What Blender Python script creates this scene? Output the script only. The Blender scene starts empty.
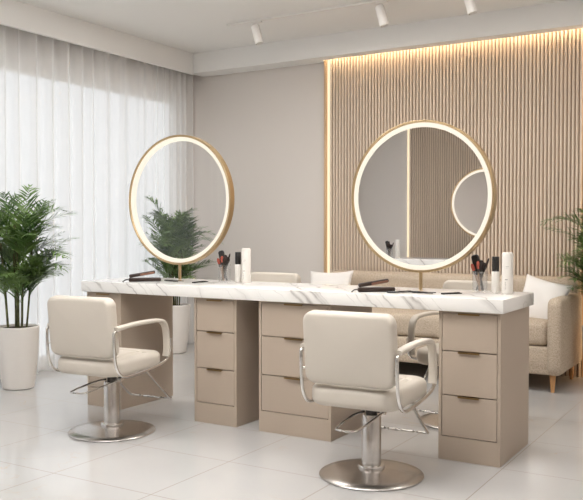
import bpy, bmesh, math, random
from mathutils import Vector, Matrix
PI = math.pi
C = bpy.context.scene.collection
SC = bpy.context.scene

# ---------------------------------------------------------------- camera, world, lights, exposure
cd = bpy.data.cameras.new('camera'); cam = bpy.data.objects.new('camera', cd); C.objects.link(cam)
cam.location = (0, 0, 1.2)
cam.rotation_euler = (PI/2 - math.atan(20.5/810), 0, math.radians(31.1))
cd.sensor_width = 36; cd.lens = 36*810/583; cd.clip_start = .05
SC.camera = cam
w = bpy.data.worlds.new('world'); SC.world = w; w.use_nodes = True
w.node_tree.nodes['Background'].inputs[0].default_value = (.96, .98, 1, 1)
w.node_tree.nodes['Background'].inputs[1].default_value = .85
SC.view_settings.view_transform = 'Standard'; SC.view_settings.look = 'None'
SC.view_settings.gamma = 1; SC.view_settings.use_curve_mapping = False
SC.view_settings.exposure = 0.34

def area(name, loc, rot, sx, sy, power, col, portal=False, spread=180):
    l = bpy.data.lights.new(name, 'AREA'); l.shape = 'RECTANGLE'; l.size = sx; l.size_y = sy
    l.energy = power; l.color = col; l.spread = math.radians(spread)
    if portal: l.cycles.is_portal = True
    o = bpy.data.objects.new(name, l); C.objects.link(o); o.location = loc; o.rotation_euler = rot
    return o
area('window_portal', (-5.52, 2.6, 1.3), (0, -PI/2, 0), 2.6, 8.0, 1, (1, 1, 1), portal=True)
area('fill_front', (-2.8, 1.0, 2.96), (0, 0, 0), 3.0, 2.2, 6, (1, .98, .955))  # added fill for general brightness near the camera, no real fixture
area('fill_chairs', (-2.6, 3.0, 2.96), (0, 0, 0), 3.4, 1.0, 8, (1, .98, .955))  # added overhead fill for chair tops and floor, stands for no fixture
area('fill_right', (.9, 3.6, 2.96), (0, 0, 0), 1.6, 2.6, 21, (1, .955, .90))  # added warm fill to lift the cabinet side and right-hand floor
area('fill_ceiling_bounce', (-2.2, 2.1, 2.6), (PI, 0, 0), 2.4, 1.4, 105, (.98, .99, 1))  # added upward fill to brighten the ceiling; no pendant hangs here
area('fill_middle', (-2.4, 4.9, 2.96), (0, 0, 0), 3.6, .5, 46, (1, .975, .94))  # added fill above the worktop and back wall, not an actual lamp

# ---------------------------------------------------------------- materials
def lin(r, g, b):
    f = lambda c: (c/255/12.92) if c <= 10 else ((c/255+.055)/1.055)**2.4
    return (f(r), f(g), f(b), 1)
def mat(name, col, rough=.5, metal=0, spec=.5, emit=None, es=0, coat=0, trans=0):
    m = bpy.data.materials.new(name); m.use_nodes = True
    p = m.node_tree.nodes['Principled BSDF']
    p.inputs['Base Color'].default_value = col; p.inputs['Roughness'].default_value = rough
    p.inputs['Metallic'].default_value = metal; p.inputs['Specular IOR Level'].default_value = spec
    p.inputs['Coat Weight'].default_value = coat; p.inputs['Transmission Weight'].default_value = trans
    if emit: p.inputs['Emission Color'].default_value = emit; p.inputs['Emission Strength'].default_value = es
    return m
def nodes(m): return m.node_tree.nodes, m.node_tree.links, m.node_tree.nodes['Principled BSDF']
def add_bump(m, scale, strength, dist=.002, detail=4, kind='ShaderNodeTexNoise', stretch=None):
    N, L, p = nodes(m)
    tc = N.new('ShaderNodeTexCoord'); mp = N.new('ShaderNodeMapping')
    if stretch: mp.inputs['Scale'].default_value = stretch
    L.new(tc.outputs['Object'], mp.inputs[0])
    t = N.new(kind); t.inputs['Scale'].default_value = scale
    if 'Detail' in t.inputs: t.inputs['Detail'].default_value = detail
    L.new(mp.outputs[0], t.inputs['Vector'])
    b = N.new('ShaderNodeBump'); b.inputs['Strength'].default_value = strength; b.inputs['Distance'].default_value = dist
    L.new(t.outputs[0], b.inputs['Height']); L.new(b.outputs[0], p.inputs['Normal'])
    return t
def add_mottle(m, c1, c2, scale, detail=5, stretch=None, lo=.35, hi=.65):
    N, L, p = nodes(m)
    tc = N.new('ShaderNodeTexCoord'); mp = N.new('ShaderNodeMapping')
    if stretch: mp.inputs['Scale'].default_value = stretch
    L.new(tc.outputs['Object'], mp.inputs[0])
    t = N.new('ShaderNodeTexNoise'); t.inputs['Scale'].default_value = scale; t.inputs['Detail'].default_value = detail
    L.new(mp.outputs[0], t.inputs['Vector'])
    r = N.new('ShaderNodeValToRGB'); r.color_ramp.elements[0].position = lo; r.color_ramp.elements[1].position = hi
    r.color_ramp.elements[0].color = c1; r.color_ramp.elements[1].color = c2
    L.new(t.outputs[0], r.inputs[0]); L.new(r.outputs[0], p.inputs['Base Color'])
    return r

M = {}
M['wall'] = mat('wall_paint', lin(218, 211, 205), .85, spec=.2); add_bump(M['wall'], 260, .08, .001)
M['ceiling'] = mat('ceiling_paint', lin(238, 236, 233), .9, spec=.15)
M['white_paint'] = mat('white_paint', lin(232, 228, 223), .6)
M['cabinet'] = mat('taupe_lacquer', lin(178, 162, 146), .5, spec=.35); add_bump(M['cabinet'], 320, .05, .0006)
M['brass'] = mat('brushed_brass', lin(190, 165, 128), .36, metal=1); add_bump(M['brass'], 90, .05, .0005, stretch=(1, 1, 12))
M['dark_brass'] = mat('aged_brass', lin(140, 114, 78), .4, metal=1)
M['steel'] = mat('brushed_steel', lin(205, 200, 196), .27, metal=1); add_bump(M['steel'], 160, .05, .0004, stretch=(1, 1, .05))
M['chrome'] = mat('chrome', lin(220, 217, 213), .2, metal=1)
M['leather'] = mat('cream_leather', lin(203, 194, 182), .48, spec=.4); add_bump(M['leather'], 420, .10, .0007, kind='ShaderNodeTexVoronoi')
M['piping'] = mat('piping', lin(206, 192, 174), .5)
M['fabric'] = mat('oatmeal_fabric', lin(196, 180, 161), .95, spec=.1)
add_mottle(M['fabric'], lin(176, 160, 141), lin(206, 191, 173), 120, 8); add_bump(M['fabric'], 420, .4, .0015)
M['pillow'] = mat('white_linen', lin(235, 231, 227), .9, spec=.1); add_bump(M['pillow'], 300, .25, .001)
M['wood_leg'] = mat('light_oak', lin(190, 140, 92), .5); add_mottle(M['wood_leg'], lin(176, 124, 78), lin(203, 155, 106), 22, 5, (1, 1, .12))
M['slat'] = mat('beige_oak_slats', lin(216, 199, 181), .6, spec=.25)
M['slat_back'] = mat('brown_felt_backing', lin(160, 138, 119), .9, spec=.1)
M['wood_trim'] = mat('oak_edge', lin(196, 165, 130), .55); add_mottle(M['wood_trim'], lin(186, 154, 118), lin(206, 176, 142), 20, 5, (1, 1, .06))
M['led'] = mat('led_warm', lin(50, 48, 45), .5, emit=(1, .80, .54, 1), es=.95)
M['led_cove'] = mat('led_cove', lin(120, 110, 90), .5, emit=(1, .76, .49, 1), es=24)
M['led_side'] = mat('led_side', lin(50, 48, 45), .5, emit=(1, .66, .36, 1), es=4)
M['ring_light'] = mat('ring_light', lin(50, 48, 45), .5, emit=(1, .90, .75, 1), es=.80)
M['mirror'] = mat('mirror_glass', (.93, .93, .93, 1), .004, metal=1)
M['pot'] = mat('matt_white_ceramic', lin(226, 220, 214), .55, spec=.35); add_bump(M['pot'], 60, .06, .001)
M['soil'] = mat('potting_soil', lin(60, 44, 34), .95); add_bump(M['soil'], 90, .8, .01)
M['stem'] = mat('palm_stem', lin(74, 74, 40), .6); add_mottle(M['stem'], lin(58, 56, 30), lin(98, 100, 56), 30, 4, (1, 1, .6))
M['leaf'] = mat('palm_leaf', lin(70, 98, 48), .45, spec=.4); add_mottle(M['leaf'], lin(60, 90, 42), lin(124, 152, 86), 6, 3)
nodes(M['leaf'])[2].inputs['Subsurface Weight'].default_value = 0
M['black'] = mat('black_plastic', lin(28, 25, 24), .35)
M['brown_black'] = mat('dark_brown_plastic', lin(50, 36, 30), .35)
M['copper'] = mat('copper_plate', lin(150, 110, 92), .35, metal=.7)
M['white_plastic'] = mat('white_plastic', lin(228, 223, 216), .4)
M['print'] = mat('grey_print', lin(90, 86, 82), .6)
M['bristle'] = mat('dark_bristle', lin(46, 34, 30), .9)
M['red_bristle'] = mat('coral_bristle', lin(160, 78, 62), .85)
M['handle_tan'] = mat('tan_handle', lin(150, 118, 92), .4)
M['dark_metal'] = mat('dark_metal', lin(70, 66, 64), .3, metal=.9)

def mixmat(name, build):
    m = bpy.data.materials.new(name); m.use_nodes = True
    N = m.node_tree.nodes; L = m.node_tree.links; N.clear()
    out = N.new('ShaderNodeOutputMaterial'); L.new(build(N, L), out.inputs[0]); return m
def mix2(N, L, f, a, b):
    x = N.new('ShaderNodeMixShader'); x.inputs[0].default_value = f; L.new(a, x.inputs[1]); L.new(b, x.inputs[2]); return x.outputs[0]
def sh(N, t, col, rough=None):
    s = N.new(t); s.inputs[0].default_value = col
    if rough is not None: s.inputs['Roughness'].default_value = rough
    return s.outputs[0]
def sheer(N, L):
    tl = sh(N, 'ShaderNodeBsdfTranslucent', (.93, .93, .925, 1)); df = sh(N, 'ShaderNodeBsdfDiffuse', (.93, .93, .925, 1))
    tr = sh(N, 'ShaderNodeBsdfTransparent', (1, 1, 1, 1))
    lw = N.new('ShaderNodeLayerWeight'); lw.inputs['Blend'].default_value = .5
    mr = N.new('ShaderNodeMapRange'); mr.inputs['To Min'].default_value = .52; mr.inputs['To Max'].default_value = .04
    L.new(lw.outputs['Facing'], mr.inputs['Value'])
    x = N.new('ShaderNodeMixShader'); L.new(mr.outputs[0], x.inputs[0]); L.new(mix2(N, L, .4, tl, df), x.inputs[1]); L.new(tr, x.inputs[2])
    return x.outputs[0]
M['curtain'] = mixmat('sheer_curtain', sheer)
M['pane'] = mixmat('window_glass', lambda N, L: mix2(N, L, .06, sh(N, 'ShaderNodeBsdfTransparent', (.98, .98, .98, 1)), sh(N, 'ShaderNodeBsdfGlossy', (1, 1, 1, 1), .02)))
M['clear'] = mixmat('clear_glass', lambda N, L: mix2(N, L, .14, sh(N, 'ShaderNodeBsdfTransparent', (.93, .93, .93, 1)), sh(N, 'ShaderNodeBsdfGlossy', (1, 1, 1, 1), .05)))
M['two_way'] = mixmat('two_way_glass', lambda N, L: mix2(N, L, .03, sh(N, 'ShaderNodeBsdfTransparent', (1, 1, 1, 1)), sh(N, 'ShaderNodeBsdfGlossy', (1, 1, 1, 1), .01)))
M['frosted'] = mixmat('frosted_plastic', lambda N, L: mix2(N, L, .18, sh(N, 'ShaderNodeBsdfDiffuse', lin(236, 231, 224)), sh(N, 'ShaderNodeBsdfTransparent', (.95, .95, .95, 1))))

def vein_mask(N, L, vec, scale, width, dist_, seed, detail=3):
    a = N.new('ShaderNodeVectorMath'); a.operation = 'ADD'; a.inputs[1].default_value = (seed, seed*1.7, seed*.6)
    L.new(vec, a.inputs[0])
    t = N.new('ShaderNodeTexNoise'); t.inputs['Scale'].default_value = scale; t.inputs['Detail'].default_value = detail
    t.inputs['Distortion'].default_value = dist_; L.new(a.outputs[0], t.inputs['Vector'])
    s = N.new('ShaderNodeMath'); s.operation = 'SUBTRACT'; s.inputs[1].default_value = .5; L.new(t.outputs[0], s.inputs[0])
    b = N.new('ShaderNodeMath'); b.operation = 'ABSOLUTE'; L.new(s.outputs[0], b.inputs[0])
    r = N.new('ShaderNodeMapRange'); r.inputs['From Min'].default_value = 0; r.inputs['From Max'].default_value = width
    r.inputs['To Min'].default_value = 1; r.inputs['To Max'].default_value = 0; L.new(b.outputs[0], r.inputs['Value'])
    return r.outputs[0]
def math_(N, L, op, a, b):
    m = N.new('ShaderNodeMath'); m.operation = op
    for i, v in enumerate((a, b)):
        if isinstance(v, (int, float)): m.inputs[i].default_value = v
        else: L.new(v, m.inputs[i])
    return m.outputs[0]
def mixcol(N, L, f, c1, c2):
    m = N.new('ShaderNodeMix'); m.data_type = 'RGBA'
    if isinstance(f, float): m.inputs[0].default_value = f
    else: L.new(f, m.inputs[0])
    for i, c in ((6, c1), (7, c2)):
        if isinstance(c, tuple): m.inputs[i].default_value = c
        else: L.new(c, m.inputs[i])
    return m.outputs[2]
# marble worktop
m = M['marble'] = mat('white_marble', lin(234, 229, 224), .16, spec=.5)
N, L, p = nodes(m)
tc = N.new('ShaderNodeTexCoord'); sp = N.new('ShaderNodeSeparateXYZ'); L.new(tc.outputs['Object'], sp.inputs[0])
wob = N.new('ShaderNodeTexNoise'); wob.inputs['Scale'].default_value = 6; wob.inputs['Detail'].default_value = 4; L.new(tc.outputs['Object'], wob.inputs['Vector'])
u = math_(N, L, 'ADD', sp.outputs[0], math_(N, L, 'ADD', math_(N, L, 'MULTIPLY', sp.outputs[2], 1.1), math_(N, L, 'MULTIPLY', sp.outputs[1], .75)))
u = math_(N, L, 'ADD', u, math_(N, L, 'MULTIPLY', wob.outputs[0], .16))
cb = N.new('ShaderNodeCombineXYZ'); L.new(u, cb.inputs[0]); L.new(math_(N, L, 'MULTIPLY', sp.outputs[1], .25), cb.inputs[1])
v1 = vein_mask(N, L, cb.outputs[0], 3.4, .012, 0, 3.1, 1)
v2 = vein_mask(N, L, cb.outputs[0], 6.5, .012, 0, 11.3, 1)
fade = N.new('ShaderNodeTexNoise'); fade.inputs['Scale'].default_value = 5; L.new(tc.outputs['Object'], fade.inputs['Vector'])
fr = N.new('ShaderNodeMapRange'); fr.inputs['From Min'].default_value = .38; fr.inputs['From Max'].default_value = .58; L.new(fade.outputs[0], fr.inputs['Value'])
ms = math_(N, L, 'MULTIPLY', math_(N, L, 'MAXIMUM', v1, math_(N, L, 'MULTIPLY', v2, .65)), fr.outputs[0])
soft = vein_mask(N, L, cb.outputs[0], 3.4, .07, 0, 3.1, 1)
c = mixcol(N, L, math_(N, L, 'MULTIPLY', soft, .3), lin(238, 235, 231), lin(204, 199, 195))
L.new(mixcol(N, L, math_(N, L, 'MULTIPLY', ms, .75), c, lin(150, 143, 138)), p.inputs['Base Color'])
# floor tiles: grout grid and faint veins
m = M['floor'] = mat('white_floor_tiles', lin(226, 221, 216), .1, spec=.5)
N, L, p = nodes(m)
tc = N.new('ShaderNodeTexCoord'); sp = N.new('ShaderNodeSeparateXYZ'); L.new(tc.outputs['Object'], sp.inputs[0])
def grid(out, off, pitch, wd):
    a = math_(N, L, 'DIVIDE', math_(N, L, 'SUBTRACT', out, off), pitch)
    a = math_(N, L, 'ABSOLUTE', math_(N, L, 'SUBTRACT', math_(N, L, 'FRACT', a, 0), .5), 0)
    return math_(N, L, 'GREATER_THAN', a, .5 - wd/pitch/2)
gx = grid(sp.outputs[0], -1.178 - 100*.6235, .6235, .005)
gy = grid(sp.outputs[1], 2.787 - 100*.607, .607, .005)
g = math_(N, L, 'MAXIMUM', gx, gy)
v1 = vein_mask(N, L, tc.outputs['Object'], 1.1, .004, 1.2, 5.0, 6)
fade = N.new('ShaderNodeTexNoise'); fade.inputs['Scale'].default_value = 1.3; L.new(tc.outputs['Object'], fade.inputs['Vector'])
fr = N.new('ShaderNodeMapRange'); fr.inputs['From Min'].default_value = .47; fr.inputs['From Max'].default_value = .62; L.new(fade.outputs[0], fr.inputs['Value'])
cl = N.new('ShaderNodeTexNoise'); cl.inputs['Scale'].default_value = 2.2; cl.inputs['Detail'].default_value = 6; L.new(tc.outputs['Object'], cl.inputs['Vector'])
c = mixcol(N, L, cl.outputs[0], lin(184, 182, 180), lin(195, 193, 191))
c = mixcol(N, L, math_(N, L, 'MULTIPLY', math_(N, L, 'MULTIPLY', v1, fr.outputs[0]), .6), c, lin(196, 176, 152))
L.new(mixcol(N, L, g, c, lin(128, 118, 106)), p.inputs['Base Color'])
L.new(math_(N, L, 'ADD', math_(N, L, 'MULTIPLY', g, .4), .10), p.inputs['Roughness'])

# ---------------------------------------------------------------- mesh helpers
def rrect(w_, h_, r, n=6):
    pts = []
    for (cx, cy, a0) in ((w_/2-r, h_/2-r, 0), (-w_/2+r, h_/2-r, 90), (-w_/2+r, -h_/2+r, 180), (w_/2-r, -h_/2+r, 270)):
        for k in range(n+1):
            a = math.radians(a0+90*k/n); pts.append((cx+r*math.cos(a), cy+r*math.sin(a)))
    return pts
class MB:
    def __init__(s): s.bm = bmesh.new()
    def box(s, x0, x1, y0, y1, z0, z1, bev=0, seg=2):
        r = bmesh.ops.create_cube(s.bm, size=1); vs = r['verts']
        for v in vs: v.co = Vector(((x0+x1)/2+v.co.x*(x1-x0), (y0+y1)/2+v.co.y*(y1-y0), (z0+z1)/2+v.co.z*(z1-z0)))
        if bev:
            es = list({e for v in vs for e in v.link_edges})
            bmesh.ops.bevel(s.bm, geom=es, offset=bev, segments=seg, affect='EDGES', profile=.5)
        return s
    def rings(s, rows, cap0=True, cap1=True, closed=True):
        vr = [[s.bm.verts.new(p) for p in row] for row in rows]
        for a, b in zip(vr, vr[1:]):
            n = len(a)
            for i in range(n if closed else n-1):
                j = (i+1) % n
                try: s.bm.faces.new((a[i], a[j], b[j], b[i]))
                except ValueError: pass
        if cap0: s.bm.faces.new(list(reversed(vr[0])))
        if cap1: s.bm.faces.new(vr[-1])
        return s
    def lathe(s, prof, n=32, c=(0, 0, 0), mtx=None):
        rows = []
        for r, z in prof:
            rows.append([Vector((r*math.cos(2*PI*i/n), r*math.sin(2*PI*i/n), z)) for i in range(n)])
        rows = [[(mtx @ p if mtx else p)+Vector(c) for p in row] for row in rows]
        return s.rings(rows)
    def sweep(s, pts, sec, closed=False, up=Vector((1, 0, 0)), smooth=4):
        P = [Vector(p) for p in pts]
        if smooth: P = catmull(P, smooth, closed)
        rows = []; n = len(P)
        for i, p_ in enumerate(P):
            a = P[(i-1) % n] if (closed or i) else P[0]; b = P[(i+1) % n] if (closed or i < n-1) else P[-1]
            t = (b-a).normalized()
            u = (up - t*up.dot(t))
            if u.length < 1e-4: u = Vector((0, 0, 1)) - t*t.z
            if u.length < 1e-4: u = Vector((0, 1, 0)) - t*t.y
            u.normalize(); v = t.cross(u)
            rows.append([p_+u*q[0]+v*q[1] for q in sec])
        if closed: rows.append(rows[0]); 
        if closed:
            vr = [[s.bm.verts.new(p) for p in row] for row in rows[:-1]]
            for k in range(len(vr)):
                a, b = vr[k], vr[(k+1) % len(vr)]
                for i in range(len(a)):
                    j = (i+1) % len(a); s.bm.faces.new((a[i], a[j], b[j], b[i]))
            return s
        return s.rings(rows)
    def tube(s, pts, r, n=10, **k): return s.sweep(pts, [(r*math.cos(2*PI*i/n), r*math.sin(2*PI*i/n)) for i in range(n)], **k)
    def pad(s, w_, h_, r, th, e, mtx=Matrix(), crown=0, crown0=0, dz=None, nseg=6, caps=10):
        # rounded rectangle slab in local xy, thickness along z, rounded rims, crowned faces
        rows = []
        def ring(inset, z):
            o = rrect(w_-2*inset, h_-2*inset, max(r-inset, .002), nseg); return [(x, y, z) for x, y in o]
        K = 5
        out = []
        for k in range(K+1):
            a = PI/2*k/K; out.append(ring(e*(1-math.sin(a)), -th/2+e*(1-math.cos(a))))
        for k in range(K+1):
            a = PI/2*k/K; out.append(ring(e*(1-math.cos(a)), th/2-e*(1-math.sin(a))))
        def capring(side, base):
            res = []
            for k in range(1, caps):
                sc = 1-k/caps; row = []
                for (x, y, z) in base:
                    X, Y = x*sc, y*sc; cr = (crown if side > 0 else crown0)
                    q = max(0, 1-(sc)**2)
                    zz = z+side*cr*q
                    if dz and side > 0: zz += dz(X, Y)*min(1, (1-sc)*5)
                    row.append((X, Y, zz))
                res.append(row)
            return res
        low = capring(-1, out[0]); top = capring(1, out[-1])
        rows = list(reversed(low))+out+top
        return s.rings([[mtx @ Vector(p_) for p_ in row] for row in rows])
    def build(s, name, m, parent=None, loc=None, smooth=True, angle=40):
        if loc is not None: bmesh.ops.translate(s.bm, verts=s.bm.verts, vec=-Vector(loc))
        bmesh.ops.recalc_face_normals(s.bm, faces=s.bm.faces)
        me = bpy.data.meshes.new(name); s.bm.to_mesh(me); s.bm.free(); me.materials.append(m)
        if smooth:
            me.polygons.foreach_set('use_smooth', [True]*len(me.polygons)); me.set_sharp_from_angle(angle=math.radians(angle))
        o = bpy.data.objects.new(name, me); C.objects.link(o)
        if parent: o.parent = parent
        if loc is not None: o.location = loc
        return o
def catmull(P, k, closed=False):
    n = len(P); out = []
    for i in range(n if closed else n-1):
        if closed: p0, p1, p2, p3 = P[(i-1) % n], P[i], P[(i+1) % n], P[(i+2) % n]
        else: p0, p1, p2, p3 = P[max(i-1, 0)], P[i], P[i+1], P[min(i+2, n-1)]
        for j in range(k):
            t = j/k
            out.append(.5*((2*p1)+(p2-p0)*t+(2*p0-5*p1+4*p2-p3)*t*t+(3*p1-p0-3*p2+p3)*t**3))
    if not closed: out.append(P[-1].copy())
    return out
def T(x, y, z): return Matrix.Translation((x, y, z))
def R(a, ax): return Matrix.Rotation(math.radians(a), 4, ax)
def tag(o, label, cat, group=None, kind=None):
    o['label'] = label; o['category'] = cat
    if group: o['group'] = group
    if kind: o['kind'] = kind
    return o
def thing(name, label, cat, loc=(0, 0, 0), rz=0, group=None):
    o = bpy.data.objects.new(name, None); C.objects.link(o); o.empty_display_size = .1
    o.location = loc; o.rotation_euler = (0, 0, math.radians(rz)); return tag(o, label, cat, group)
def struct(o): o['kind'] = 'structure'; return o
def dup(root, loc, rz, label, group=None):
    r = root.copy(); C.objects.link(r); r.location = loc; r.rotation_euler = (0, 0, math.radians(rz)); r['label'] = label
    if group: r['group'] = group
    for ch in list(root.children):
        c_ = ch.copy(); C.objects.link(c_); c_.parent = r
        for g_ in list(ch.children):
            d_ = g_.copy(); C.objects.link(d_); d_.parent = c_
    return r

# ---------------------------------------------------------------- room
X0, X1, Y0, Y1, ZC = -5.37, 2.2, -1.9, 6.85, 3.0
struct(MB().box(X0-.2, X1+.2, Y0-.2, Y1+.2, -.1, 0).build('floor', M['floor'], smooth=False))
struct(MB().box(X0-.2, X1+.2, Y0-.2, Y1+.2, ZC, ZC+.1).build('ceiling', M['ceiling'], smooth=False))
struct(MB().box(X0-.2, X1+.2, Y1, Y1+.2, 0, ZC).build('wall_back', M['wall'], smooth=False))
struct(MB().box(X0-.2, X1+.2, Y0-.2, Y0, 0, ZC).build('wall_front', M['wall'], smooth=False))
struct(MB().box(X1, X1+.2, Y0, Y1, 0, ZC).build('wall_right', M['wall'], smooth=False))
wy0, wy1, wz0, wz1 = -1.4, 6.70, .04, 2.57
struct(MB().box(X0-.2, X0, Y0, wy0, 0, ZC).box(X0-.2, X0, wy1, Y1, 0, ZC).box(X0-.2, X0, wy0, wy1, wz1, ZC).box(X0-.2, X0, wy0, wy1, 0, wz0).build('wall_left', M['wall'], smooth=False))
wf = MB()
wf.box(X0-.14, X0-.07, wy0, wy1, wz1-.06, wz1).box(X0-.14, X0-.07, wy0, wy1, wz0, wz0+.06)
for y in (wy0, wy1-.06, 2.6-.03): wf.box(X0-.14, X0-.07, y, y+.06, wz0+.06, wz1-.06)
wf.box(X0, X0+.02, wy0-.06, wy1+.06, wz1+.07, wz1+.10)
win = struct(wf.build('window_1', M['white_paint'], smooth=False))
MB().box(X0-.11, X0-.10, wy0+.05, 2.6-.02, wz0+.05, wz1-.05).build('pane', M['pane'], win, smooth=False)
MB().box(X0-.11, X0-.10, 2.6+.02, wy1-.05, wz0+.05, wz1-.05).build('pane', M['pane'], win, smooth=False)
# pelmet over the curtain and dropped bulkhead along the back wall
struct(MB().box(-5.19, -5.17, Y0, 6.62, 2.79, ZC).box(-5.19, -5.158, Y0, 6.62, 2.785, 2.80).build('trim_1', M['ceiling'], smooth=False))
struct(MB().box(-5.21, -3.735, 6.62, Y1, 2.80, ZC).box(-3.735, X1, 6.62, 6.75, 2.80, ZC).build('trim_2', M['ceiling'], smooth=False))

# curtain
random.seed(4)
def curtain():
    bm = bmesh.new(); ya, yb = Y0+.05, 6.74; n = 1500
    zs = [2.985, 2.7, 2.2, 1.5, .8, .3, .012]
    cols = []
    ph = 0; y = ya
    for i in range(n+1):
        y = ya+(yb-ya)*i/n
        f = 1+.35*math.sin(y*1.9+.6)+.25*math.sin(y*5.1)
        ph += (yb-ya)/n*2*PI*7.2*f
        a = .028+.018*math.sin(y*2.7+1)
        col = []
        for j, z in enumerate(zs):
            t = j/(len(zs)-1)
            x = -5.262+a*math.sin(ph)+.010*math.sin(ph*.37+2.3*t)+.006*math.sin(ph*2.1+t)
            col.append(bm.verts.new((x, y+.010*math.cos(ph+t), z)))
        cols.append(col)
    for a_, b_ in zip(cols, cols[1:]):
        for j in range(len(zs)-1): bm.faces.new((a_[j], b_[j], b_[j+1], a_[j+1]))
    me = bpy.data.meshes.new('sheer_curtain'); bm.to_mesh(me); bm.free(); me.materials.append(M['curtain'])
    me.polygons.foreach_set('use_smooth', [True]*len(me.polygons))
    o = bpy.data.objects.new('sheer_curtain', me); C.objects.link(o); return o
tag(curtain(), 'long white sheer pleated curtain covering the whole window wall', 'curtain')

# fluted panels
def fluted(x0, x1, yw, sgn, z1, label):
    # sgn -1: faces -Y from the wall plane yw; +1 faces +Y
    t = thing('fluted_wall_panel', label, 'wall panel', ((x0+x1)/2, yw, 0))
    lx0, lx1 = x0-(x0+x1)/2, x1-(x0+x1)/2
    MB().box(lx0, lx1, min(sgn*.002, sgn*.018), max(sgn*.002, sgn*.018), 0.0, z1).build('backing', M['slat_back'], t, smooth=False)
    s = MB(); n = round((x1-x0)/.0315); pt = (x1-x0)/n; wd = pt*.64
    for k in range(n):
        c = lx0+(k+.5)*pt
        prof = [(-wd/2, .018), (-wd/2, .030), (-wd*.42, .0345), (-wd*.2, .037), (wd*.2, .037), (wd*.42, .0345), (wd/2, .030), (wd/2, .018)]
        s.rings([[Vector((c+px, sgn*py, z)) for px, py in prof] for z in (0.0, z1)])
    s.build('slats', M['slat'], t, angle=50)
    return t
fluted(-3.69, -1.37, Y1, -1, 2.985, 'tall beige fluted wooden panel on the back wall behind the sofa')
fluted(-4.41, -2.1, Y0, 1, 2.985, 'tall beige fluted wooden panel seen in the right round mirror')
tag(MB().box(-3.742, -3.722, 6.80, 6.848, 0.001, 2.985).build('edge_trim', M['wood_trim'], smooth=False), 'thin oak edge strip left of the back wall light strip', 'trim')
tag(MB().box(-3.716, -3.697, 6.822, 6.848, 0.001, 2.95, .003).build('led_strip', M['led']), 'vertical warm light strip at the left edge of the fluted panel', 'light strip')
tag(MB().box(-4.452, -4.428, Y0+.002, Y0+.022, 0.001, 2.95, .003).build('led_strip', M['led']), 'vertical warm light strip seen inside the right round mirror', 'light strip')
tag(MB().box(-1.262, -1.245, 6.80, 6.848, 0.001, 2.95, .003).build('led_strip', M['led_side']), 'vertical warm light strip right of the fluted panel by the sofa arm', 'light strip')
tag(MB().box(-1.365, -1.275, 6.832, 6.848, 0.001, 2.985).build('edge_board', M['wood_trim'], smooth=False), 'narrow flat oak board at the right end of the fluted panel', 'trim')
tag(MB().box(-3.70, -1.25, 6.752, 6.764, 2.865, 2.88).build('cove_light', M['led_cove'], smooth=False), 'hidden warm light strip washing the top of the fluted panel', 'light strip')

# ceiling track and spots
tag(MB().box(-4.17, 1.2, 5.815, 5.845, 2.982, 2.9995, .002).build('ceiling_track', M['white_paint'], loc=(-1.4, 5.83, 2.9995)), 'slim white light track running along the ceiling', 'light track')
def make_spot(loc, label):
    t = thing('track_spotlight', label, 'spotlight', loc, 0, 'white cylinder spotlights on the ceiling track')
    MB().box(-.045, .045, -.017, .017, -.014, 0, .003).build('adapter', M['white_paint'], t)
    MB().tube([(0, 0, -.012), (-.004, 0, -.03), (-.008, 0, -.055)], .006, 8).build('stalk', M['white_paint'], t)
    mx = T(-.022, 0, -.035) @ R(-16, 'Y')
    MB().lathe([(.0, 0), (.034, 0), (.037, -.004), (.037, -.16), (.034, -.163), (.031, -.163), (.030, -.15), (0, -.15)], 24, mtx=mx).build('lamp_head', M['white_paint'], t)
    return t
s0 = make_spot((-3.86, 5.83, 2.982), 'white cylinder spotlight nearest the left end of the ceiling track')
dup(s0, (-2.69, 5.83, 2.982), 0, 'middle white cylinder spotlight above the edge of the fluted panel')
dup(s0, (-1.98, 5.83, 2.982), 0, 'rightmost white cylinder spotlight, cut off by the top of the photo')

# ---------------------------------------------------------------- cabinets and worktop
def cabinet(x0, x1, y0, y1, label, hw=.112):
    xc = (x0+x1)/2; t = thing('drawer_cabinet', label, 'cabinet', (xc, y0, 0), 0, None)
    a, b = x0-xc, x1-xc; d = y1-y0; zt = .7785; f = .021
    MB().box(a, b, f, d, 0.0005, zt).box(a, a+.016, 0, f, .0005, zt).box(b-.016, b, 0, f, .0005, zt).box(a+.016, b-.016, 0, f, .0005, .123).box(a+.016, b-.016, .0, f, .770, zt).build('body', M['cabinet'], t, smooth=False)
    for z0, z1 in ((.127, .338), (.343, .568), (.573, .767)):
        o = MB().box(a+.0188, b-.0188, .001, f-.001, z0, z1, .0012, 1).build('drawer', M['cabinet'], t)
        MB().box(-hw/2, hw/2, -.012, .004, z1-.001, z1+.002).box(-hw/2, hw/2, -.013, -.0105, z1-.0065, z1+.002).build('handle', M['dark_brass'], o, smooth=False)
    return t
cabinet(-4.052, -3.741, 4.01, 4.545, 'taupe three-drawer cabinet under the left end of the marble worktop')
cabinet(-3.128, -2.808, 4.01, 4.545, 'narrow taupe three-drawer cabinet second from the left, under the worktop')
cabinet(-2.645, -2.159, 4.01, 4.545, 'widest taupe three-drawer cabinet under the middle of the worktop', .122)
cabinet(-1.520, -1.193, 4.01, 4.545, 'taupe three-drawer cabinet under the right end of the marble worktop')
tag(MB().box(-4.068, -1.170, 3.972, 4.552, .780, .850, .003, 2).build('worktop', M['marble'], loc=(-2.6, 4.26, .78)), 'long white marble worktop with grey veins across the four drawer cabinets', 'worktop')
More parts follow.
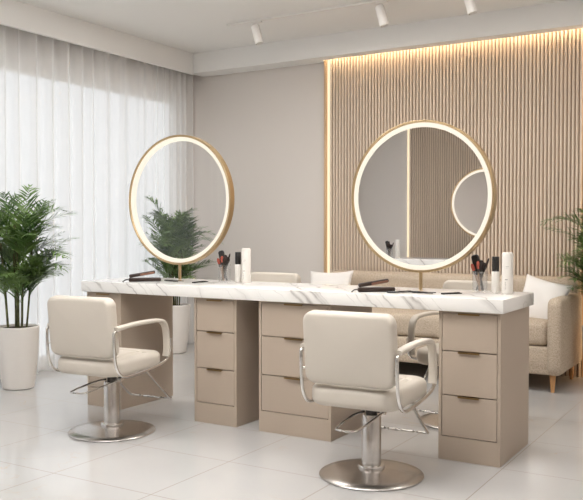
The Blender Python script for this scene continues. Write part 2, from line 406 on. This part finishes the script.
# second styling station behind the camera, seen in the right mirror
BY0, BY1 = -.86, -.32
cabinet(-4.46, -4.14, BY0, BY1, 'taupe drawer cabinet under the left end of the rear worktop')
cabinet(-1.92, -1.60, BY0, BY1, 'taupe drawer cabinet under the right end of the rear worktop')
tag(MB().box(-4.48, -1.58, -.90, -.30, .780, .850, .003, 2).build('worktop', M['marble'], loc=(-3.1, -.6, .78)), 'white marble worktop of the rear station seen in the right mirror', 'worktop')

# ---------------------------------------------------------------- ring mirrors
def ring_mirror(loc, r, zc, glass, label, rz=0):
    t = thing('ring_mirror', label, 'mirror', loc, rz)
    h = zc
    def ann(ri, ro, y0, y1, n=96, rd=.002):
        prof = [(ri, y0+rd), (ri+rd, y0), (ro-rd, y0), (ro, y0+rd), (ro, y1-rd), (ro-rd, y1), (ri+rd, y1), (ri, y1-rd)]
        b = MB(); rows = []
        for i in range(n):
            a = 2*PI*i/n; rows.append([b.bm.verts.new((q[0]*math.cos(a), q[1], h+q[0]*math.sin(a))) for q in prof])
        for i in range(n):
            A, B = rows[i], rows[(i+1) % n]
            for j in range(len(prof)):
                k = (j+1) % len(prof); b.bm.faces.new((A[j], A[k], B[k], B[j]))
        return b
    ann(r-.014, r, -.024, .024).build('frame', M['brass'], t)
    ann(r-.040, r-.0142, -.020, .018, rd=.005).build('light_ring', M['ring_light'], t)
    b = MB(); rr = r-.0405
    b.rings([[Vector((rr*math.cos(2*PI*i/96), y, h+rr*math.sin(2*PI*i/96))) for i in range(96)] for y in (-.012, -.006)])
    b.build('mirror_glass', glass, t, smooth=False)
    MB().tube([(0, 0, .008), (0, 0, h-r+.004)], .0105, 16, smooth=0).build('stem', M['brass'], t)
    MB().lathe([(0, .0005), (.016, .0005), (.0165, .002), (.014, .004), (0, .004)], 32).build('stem_base', M['brass'], t)
    return t
ring_mirror((-1.748, 4.32, .85), .431, .537, M['mirror'], 'round brass-framed mirror with glowing ring on the right of the worktop')
ring_mirror((-3.525, 4.36, .85), .443, .552, M['two_way'], 'round brass-framed mirror with glowing ring on the left of the worktop')
ring_mirror((-2.90, -.55, .85), .41, .65, M['mirror'], 'lit round mirror of the rear station seen inside the right mirror', -22)

# ---------------------------------------------------------------- styling chairs
def seat_mesh():
    def dz(x, y):
        d = 0
        for k in (-.12, 0, .12):
            d -= .012*math.exp(-((x-k)/.009)**2)
            d -= .012*math.exp(-((y-k)/.009)**2)
        return d
    b = MB(); b.pad(.456, .50, .10, .094, .030, T(0, 0, .421), crown=.010, dz=dz, nseg=9, caps=30); return b
def make_chair(label, tall=0, lift=0):
    t = thing('styling_chair', label, 'chair', (0, 0, 0), 0, 'cream salon chairs')
    MB().lathe([(0, .0005), (.244, .0005), (.253, .003), (.255, .008), (.251, .012), (.20, .020), (.12, .033), (.075, .040), (.055, .043), (0, .043)], 64).build('base', M['steel'], t)
    MB().lathe([(0, .038), (.064, .038), (.067, .046), (.064, .056), (.052, .060), (0, .060)], 40).build('collar', M['chrome'], t)
    MB().lathe([(0, .055), (.0475, .055), (.0475, .296), (.044, .303), (0, .303)], 40).build('column', M['steel'], t)
    MB().lathe([(0, .30), (.028, .30), (.028, .372+lift), (0, .372+lift)], 28).box(-.13, .13, -.12, .12, .366+lift, .380+lift, .004).build('piston', M['dark_metal'], t)
    b = seat_mesh(); bmesh.ops.translate(b.bm, verts=b.bm.verts, vec=(0, -.015, lift)); b.build('seat', M['leather'], t)
    hb = .342+tall
    mx = T(0, -.255, .652+lift+tall/2) @ R(90+6, 'X')
    b = MB(); b.pad(.452, hb, .05, .075, .022, mx, crown=.008, crown0=.014, nseg=8, caps=12); b.build('backrest', M['leather'], t)
    for s in (-1, 1):
        x = s*.233
        sec = rrect(.044, .023, .009, 3)
        z = lift
        pts = [(x, -.262, .650+z), (x, -.18, .655+z), (x, -.06, .662+z), (x, .10, .661+z), (x, .17, .652+z), (x, .208, .620+z), (x, .224, .56+z), (x, .228, .48+z), (x, .218, .435+z)]
        MB().sweep(pts, sec, smooth=5).build('armrest', M['leather'], t)
        xf = s*.240
        pts = [(x-s*.008, -.22, .640+z), (xf, -.268, .637+z), (xf, -.280, .620+z), (xf, -.277, .52+z), (xf, -.262, .44+z), (xf, -.220, .388+z), (xf, -.15, .372+z), (xf, .0, .380+z), (xf, .16, .400+z), (xf, .230, .428+z), (xf, .258, .475+z), (xf, .255, .54+z)]
        f = MB().tube(pts, .0085, 10)
        f.tube([(xf, -.277, .55+z), (s*.215, -.262, .55+z)], .005, 8, smooth=0).tube([(xf, -.02, .380+z), (s*.12, -.02, .374+z)], .008, 8, smooth=0)
        f.build('arm_frame', M['chrome'], t)
    z = lift
    MB().tube([(-.145, .09, .372+z), (-.15, .14, .345+z), (-.155, .35, .165), (-.150, .39, .140), (-.12, .40, .136), (0, .40, .136), (.12, .40, .136), (.150, .39, .140), (.155, .35, .165), (.15, .14, .345+z), (.145, .09, .372+z)], .0075, 10).build('footrest', M['chrome'], t)
    MB().tube([(.03, 0, .315), (.062, -.004, .316), (.066, -.06, .312), (.056, -.25, .292), (.04, -.31, .287), (-.03, -.315, .287), (-.055, -.27, .290), (-.060, -.09, .305), (-.035, -.01, .312)], .0055, 8).lathe([(0, -.012), (.013, -.012), (.014, 0), (.013, .012), (0, .012)], 16, mtx=T(.062, 0, .318) @ R(90, 'Y')).build('pump_lever', M['chrome'], t)
    return t
ch = make_chair('cream salon chair in front of the right mirror, its back to the camera')
ch.location = (-1.695, 3.565, 0); ch.rotation_euler = (0, 0, math.radians(2.5))
dup(ch, (-3.382, 3.545, 0), 5, 'cream salon chair in front of the left mirror, its back to the camera')
cf = make_chair('cream salon chair facing the worktop from the far side, left of the right cabinet', .045, 0)
cf.location = (-1.69, 4.84, 0); cf.rotation_euler = (0, 0, math.radians(178))
dup(cf, (-3.345, 5.02, 0), 180, 'cream salon chair behind the worktop, showing only its back beside the spray bottle')

# ---------------------------------------------------------------- sofa
def sofa():
    xl, xr = -3.62, -1.35; xc = (xl+xr)/2; W = xr-xl; y0 = 6.0
    t = thing('sofa', 'oatmeal fabric two-seat sofa against the fluted wall panel', 'sofa', (xc, y0, 0))
    h = W/2; F = M['fabric']
    MB().box(-h+.01, h-.01, .03, .76, .13, .335, .02, 3).build('base_frame', F, t)
    for s in (-1, 1):
        b = MB(); b.pad(.79, .570, .06, .10, .035, T(s*(h-.050), .395, .412) @ R(90, 'Y') @ R(90, 'Z'), crown=.006, crown0=.006, nseg=6)
        b.build('armrest', F, t)
    b = MB(); b.pad(W-.02, .62, .07, .16, .05, T(0, .715, .51) @ R(96, 'X'), crown=.01, crown0=.0, nseg=6); b.build('backrest', F, t)
    b = MB(); b.pad(W-.21, .62, .05, .18, .045, T(0, .35, .428), crown=.02, nseg=6); b.build('seat_cushion', F, t)
    for sx in (-1, 1):
        for y in (.075, .70):
            MB().lathe([(0, .0005), (.013, .0005), (.024, .135), (0, .135)], 20, c=(sx*(h-.07), y, 0)).build('leg', M['wood_leg'], t)
    return t
sofa()
def pillow(loc, rot, label, size=.375, th=.14):
    b = MB(); n = 26
    def pt(u, v, s):
        k = max(0, (1-u*u)*(1-v*v)); z = s*th/2*k**.42
        x = size/2*u*(1-.10*(1-v*v)); y = size/2*v*(1-.10*(1-u*u))
        z += .004*math.sin(5*u+3*v)*k
        return Vector((x, y, z))
    for s in (-1, 1):
        g = [[b.bm.verts.new(pt(-1+2*i/n, -1+2*j/n, s)) for j in range(n+1)] for i in range(n+1)]
        for i in range(n):
            for j in range(n): b.bm.faces.new((g[i][j], g[i+1][j], g[i+1][j+1], g[i][j+1]))
    bmesh.ops.remove_doubles(b.bm, verts=b.bm.verts, dist=.0004)
    o = b.build('throw_pillow', M['pillow'], angle=80); o.location = loc; o.rotation_euler = [math.radians(a) for a in rot]
    return tag(o, label, 'pillow', 'white throw pillows on the sofa')
pillow((-1.575, 6.36, .640), (70, 12, -8), 'white square pillow propped against the right arm of the sofa')
pillow((-3.425, 6.33, .635), (70, -2, 6), 'white square pillow at the left end of the sofa, its top edge above the worktop', .42)

# ---------------------------------------------------------------- palms
def palm(loc, label, seed, rad=.40, h=1.02, pot_r=.155, pot_h=.47, nfr=84, xmin=None, low=None):
    rnd = random.Random(seed)
    t = thing('potted_palm', label, 'potted plant', loc, 0, None)
    pr = [(0, .0005), (.105, .0005), (.115, .006), (.132, .12), (.148, .28), (pot_r, pot_h-.02), (pot_r, pot_h-.003), (pot_r-.003, pot_h), (pot_r-.012, pot_h), (pot_r-.014, pot_h-.004), (pot_r-.016, pot_h-.03), (0, pot_h-.03)]
    MB().lathe(pr, 56).build('pot', M['pot'], t, angle=50)
    MB().lathe([(0, pot_h-.031), (pot_r-.017, pot_h-.031), (pot_r-.019, pot_h-.018), (.05, pot_h-.010), (0, pot_h-.008)], 32).build('soil', M['soil'], t)
    stems = []
    for k in range(8):
        a = 2*PI*k/8+rnd.uniform(-.3, .3); r0 = rnd.uniform(.02, .075)
        p0 = Vector((r0*math.cos(a), r0*math.sin(a), pot_h-.02)); top = Vector((r0*1.7*math.cos(a), r0*1.7*math.sin(a), pot_h+h*rnd.uniform(.42, .66)))
        mid = (p0+top)/2+Vector((rnd.uniform(-.01, .01), rnd.uniform(-.01, .01), 0))
        MB().tube([p0, mid, top], rnd.uniform(.006, .009), 8).build('stem', M['stem'], t); stems.append((p0, mid, top, a))
    lf = bmesh.new()
    def blade(p, d, up, L_, w_):
        side = d.cross(up).normalized(); q = []
        pts = [(0, .25, 0), (.25, 1, -.01), (.6, .85, -.05), (1, .05, -.16)]
        rows = []
        for (tt, ww, dr) in pts:
            c_ = p+d*L_*tt+Vector((0, 0, 1))*L_*dr
            rows.append((lf.verts.new(c_-side*w_*ww), lf.verts.new(c_+side*w_*ww)))
        for A, B in zip(rows, rows[1:]): lf.faces.new((A[0], A[1], B[1], B[0]))
    def frond(base, az, el, L_, droop):
        n = 11; p = base.copy(); pts = [p.copy()]; dirs = []
        for i in range(n):
            e = el-droop*(i/n)**1.3
            d = Vector((math.cos(az)*math.cos(e), math.sin(az)*math.cos(e), math.sin(e))); dirs.append(d)
            p = p+d*(L_/n); pts.append(p.copy())
        rows = []
        for i, q in enumerate(pts):
            d = dirs[min(i, n-1)]; s_ = d.cross(Vector((0, 0, 1))).normalized(); u_ = s_.cross(d); rr = .0028*(1-.75*i/n)
            rows.append([q+s_*rr, q+u_*rr, q-s_*rr])
        vr = [[lf.verts.new(v) for v in r_] for r_ in rows]
        for A, B in zip(vr, vr[1:]):
            for i in range(3): lf.faces.new((A[i], A[(i+1) % 3], B[(i+1) % 3], B[i]))
        for i in range(3, n+1):
            tt = i/n; q = pts[i]; d = dirs[min(i, n-1)]; s_ = d.cross(Vector((0, 0, 1))).normalized(); u_ = s_.cross(d).normalized()
            ll = L_*.40*(math.sin(PI*min(1, .18+.80*tt))**.6)*rnd.uniform(.85, 1.1)
            for sg in (-1, 1):
                for half in (0, .5):
                    q2 = q-d*(L_/n)*half
                    dd = (s_*sg*rnd.uniform(.5, .95)+d*rnd.uniform(.6, 1.1)+u_*rnd.uniform(-.1, .45)).normalized()
                    blade(q2, dd, u_, ll, .0064*rnd.uniform(.8, 1.15))
    for k in range(nfr):
        p0, mid, top, a = stems[k % len(stems)]
        tt = rnd.uniform(.22, 1.0); b_ = (p0.lerp(mid, tt*2) if tt < .5 else mid.lerp(top, tt*2-1))
        az = a+rnd.uniform(-1.7, 1.7) if k % 3 else rnd.uniform(0, 2*PI)
        el = math.radians(rnd.uniform(52, 86)); L_ = rad*rnd.uniform(.75, 1.25)
        droop = math.radians(rnd.uniform(40, 105))
        frond(b_, az, el, L_, droop)
    for v in lf.verts:
        if xmin is not None and v.co.x+loc[0] < xmin: v.co.x = xmin-loc[0]+.15*(v.co.x+loc[0]-xmin)*rnd.uniform(0, 1)
        if low is not None and v.co.z < .76: v.co.x = max(v.co.x, low-loc[0])
        if v.co.y+loc[1] > 6.79: v.co.y = 6.79-loc[1]
    me = bpy.data.meshes.new('foliage'); lf.to_mesh(me); lf.free(); me.materials.append(M['leaf'])
    o = bpy.data.objects.new('foliage', me); C.objects.link(o); o.parent = t
    return t
palm((-4.935, 4.17, 0), 'bushy green palm in a tall white pot at the left, by the curtain', 3, rad=.42, h=1.22, xmin=-5.15)
palm((-5.06, 6.17, 0), 'bushy green palm in a white pot behind the left round mirror', 8, rad=.42, h=1.22, xmin=-5.15)
palm((-1.13, 6.42, 0), 'green palm at the right edge beside the sofa arm', 15, low=-1.33)

# ---------------------------------------------------------------- things on the worktop
ZT = .8505
def brush_cup(loc, label, seed, rz=0):
    rnd = random.Random(seed)
    t = thing('glass_cup', label, 'cup', loc, rz, 'glass brush cups')
    MB().lathe([(0, 0), (.038, 0), (.040, .003), (.043, .118), (.0415, .118), (.0385, .008), (0, .008)], 32).build('glass', M['clear'], t)
    return t
def brush(loc, az, tilt, L_, kind, label):
    # a brush standing in the cup; loc is the lower tip
    t = thing('hair_brush' if kind == 'paddle' else 'makeup_brush', label, 'brush', loc, 0)
    t.rotation_euler = (0, math.radians(tilt), math.radians(az))
    if kind == 'paddle':
        MB().lathe([(0, 0), (.006, .001), (.008, .05), (.006, .10), (0, .101)], 12).build('handle', M['black'], t)
        b = MB(); b.pad(.042, L_-.09, .014, .018, .006, T(0, 0, .09+(L_-.09)/2) @ R(90, 'X')); b.build('head', M['black'], t)
    else:
        hm, bm_ = {'dark': (M['brown_black'], M['bristle']), 'red': (M['handle_tan'], M['red_bristle']), 'thin': (M['black'], M['bristle'])}[kind]
        r = .0048
        MB().lathe([(0, 0), (r*.7, .001), (r*1.3, L_*.3), (r, L_*.62), (0, L_*.62)], 10).build('handle', hm, t)
        MB().lathe([(0, L_*.60), (r*1.2, L_*.60), (r*1.7, L_*.74), (0, L_*.74)], 12).build('ferrule', M['dark_metal'], t)
        k = {'thin': .5, 'red': .8}.get(kind, 1.05)
        MB().lathe([(0, L_*.73), (r*1.6, L_*.73), (.0125*k, L_*.86), (.011*k, L_*.95), (.004*k, L_), (0, L_)], 14).build('bristles', bm_, t)
    return t
def brushes(cx, cy, side):
    w_ = side
    brush((cx+.016, cy+.004, ZT+.010), 180, 14, .205, 'paddle', 'black paddle brush leaning left in the glass cup '+w_)
    brush((cx+.010, cy-.016, ZT+.010), 185, 19, .158, 'red', 'coral-tipped makeup brush leaning left in the glass cup '+w_)
    brush((cx+.004, cy-.022, ZT+.010), 190, 3, .165, 'red', 'coral-tipped makeup brush standing upright in the glass cup '+w_)
    brush((cx-.008, cy+.004, ZT+.010), 20, 5, .170, 'dark', 'round dark makeup brush in the middle of the glass cup '+w_)
    brush((cx+.004, cy+.018, ZT+.010), 160, 6, .172, 'dark', 'round dark makeup brush at the back of the glass cup '+w_)
    brush((cx-.004, cy-.010, ZT+.010), -30, 9, .160, 'dark', 'dark makeup brush leaning slightly right in the glass cup '+w_)
    brush((cx-.016, cy+.012, ZT+.010), 10, 13, .160, 'dark', 'dark makeup brush at the right rim of the glass cup '+w_)
    brush((cx-.020, cy-.004, ZT+.010), -5, 22, .195, 'thin', 'slim black brush leaning right in the glass cup '+w_)
def bottle_black(loc, label):
    t = thing('serum_bottle', label, 'bottle', loc, 0, 'black-capped bottles')
    MB().lathe([(0, 0), (.020, 0), (.0215, .003), (.0215, .116), (.019, .121), (0, .121)], 32).build('body', M['frosted'], t)
    MB().lathe([(0, .119), (.0195, .119), (.0195, .198), (.0185, .201), (0, .201)], 32).build('cap', M['black'], t)
    return t
def bottle_white(loc, label):
    t = thing('spray_bottle', label, 'bottle', loc, 0, 'tall white bottles')
    MB().lathe([(0, 0), (.0285, 0), (.030, .003), (.030, .216), (.028, .223), (.022, .226), (0, .226)], 40).build('body', M['white_plastic'], t)
    b = MB(); r = .0303
    def mark(a0, a1, z0, z1):
        n = 5; row = lambda z, rr: [Vector((rr*math.cos(math.radians(a0+(a1-a0)*i/n)), rr*math.sin(math.radians(a0+(a1-a0)*i/n)), z)) for i in range(n+1)]
        b.rings([row(z0, r), row(z1, r)], False, False, False)
    mark(-100, -72, .078, .081)
    for k in range(9):
        mark(-100, -96+(k*7 % 11), .070-.006*k, .0715-.006*k)
    b.build('label_text', M['print'], t)
    b = MB(); mark(-92, -62, .150, .1512); mark(-92, -70, .142, .143); b.build('name_print', M['print'], t)
    return t
def flat_iron(loc, rz, label):
    t = thing('hair_straightener', label, 'hair straightener', loc, rz, 'flat irons on the worktop')
    b = MB(); b.pad(.215, .036, .012, .026, .008, T(.0, 0, .0132)); b.build('lower_arm', M['brown_black'], t)
    mx = T(-.10, 0, .027) @ R(-9, 'Y')
    b = MB(); b.pad(.175, .034, .012, .022, .008, mx @ T(.085, 0, .010)); b.build('upper_arm', M['brown_black'], t)
    b = MB(); b.box(.07, .165, -.0185, .0165, .001, .014, .001); bmesh.ops.transform(b.bm, matrix=mx, verts=b.bm.verts); b.build('plate', M['copper'], t)
    MB().tube([(-.10, 0, .014), (-.125, 0, .013), (-.14, -.01, .006), (-.145, -.02, .004)], .004, 8).build('cord', M['black'], t)
    return t
def scissors(loc, rz, label, op=14):
    t = thing('scissors', label, 'scissors', loc, rz, 'hair scissors on the worktop')
    for s in (-1, 1):
        mx = T(0, 0, .004+.004*(s > 0)) @ R(s*op, 'Z')
        b = MB()
        o = [(-.01, .004), (.03, .0055), (.085, .0005), (.03, -.003), (-.01, -.004)]
        b.rings([[mx @ Vector((x, y*s, z)) for x, y in o] for z in (-.002, .002)])
        b.tube([mx @ Vector((-.01, 0, 0)), mx @ Vector((-.05, -.004*s, 0))], .004, 8, smooth=0)
        ring = [mx @ Vector((-.064+.015*math.cos(2*PI*i/16), -.004*s+.011*math.sin(2*PI*i/16), 0)) for i in range(16)]
        b.tube(ring, .0038, 8, closed=True, smooth=0, up=Vector((0, 0, 1)))
        b.build('blade', M['black'], t)
    return t
def comb(loc, rz, label, L_=.19):
    t = MB(); t.box(-L_/2, L_/2, .006, .014, 0, .0075, .001, 1)
    t.box(-L_/2, -L_/2+.004, -.012, .008, 0, .004).box(L_/2-.004, L_/2, -.012, .008, 0, .004)
    n = 44
    for k in range(n):
        x = -L_/2+.007+(L_-.014)*k/(n-1); t.box(x-.0011, x+.0011, -.012, .008, .0005, .0035)
    o = t.build('comb', M['black'], smooth=False); o.location = loc; o.rotation_euler = (0, 0, math.radians(rz))
    return tag(o, label, 'comb', 'black combs on the worktop')

# right station
brush_cup((-1.425, 4.39, ZT), 'clear glass cup of brushes beside the right mirror', 1)
brushes(-1.425, 4.39, 'right of the right mirror')
bottle_black((-1.333, 4.375, ZT), 'slim frosted bottle with black cap at the right end of the worktop')
bottle_white((-1.260, 4.35, ZT), 'tall white bottle with small print at the right end of the worktop')
flat_iron((-1.935, 4.13, ZT), 40, 'open dark brown flat iron on the worktop left of the right mirror stem')
scissors((-1.79, 4.14, ZT), 60, 'black scissors on the worktop just left of the right mirror stem')
scissors((-1.675, 4.16, ZT), -15, 'black scissors on the worktop in front of the right mirror stem', 9)
comb((-1.52, 4.20, ZT), 62, 'black comb lying on the worktop left of the right brush cup', .13)
# left station
brush_cup((-3.155, 4.37, ZT), 'clear glass cup of brushes beside the left mirror', 2)
brushes(-3.155, 4.37, 'right of the left mirror')
bottle_black((-3.060, 4.39, ZT), 'slim frosted bottle with black cap between the left brush cup and white bottle')
bottle_white((-2.988, 4.38, ZT), 'tall white bottle in the middle of the worktop beside the left brush cup')
flat_iron((-3.655, 4.15, ZT), 45, 'open dark brown flat iron on the worktop under the left mirror')
scissors((-3.47, 4.23, ZT), -17, 'black scissors on the worktop in front of the left mirror stem')
comb((-3.28, 4.27, ZT), 95, 'black comb lying on the worktop left of the left brush cup', .16)
# rear station (seen in the right mirror)
brush_cup((-4.10, -.50, ZT), 'clear glass cup of brushes on the rear worktop seen in the right mirror', 3)
brushes(-4.10, -.50, 'on the rear worktop')
bottle_black((-4.16, -.60, ZT), 'slim frosted bottle with black cap on the rear worktop')
bottle_white((-4.00, -.52, ZT), 'tall white bottle on the rear worktop seen in the right mirror')
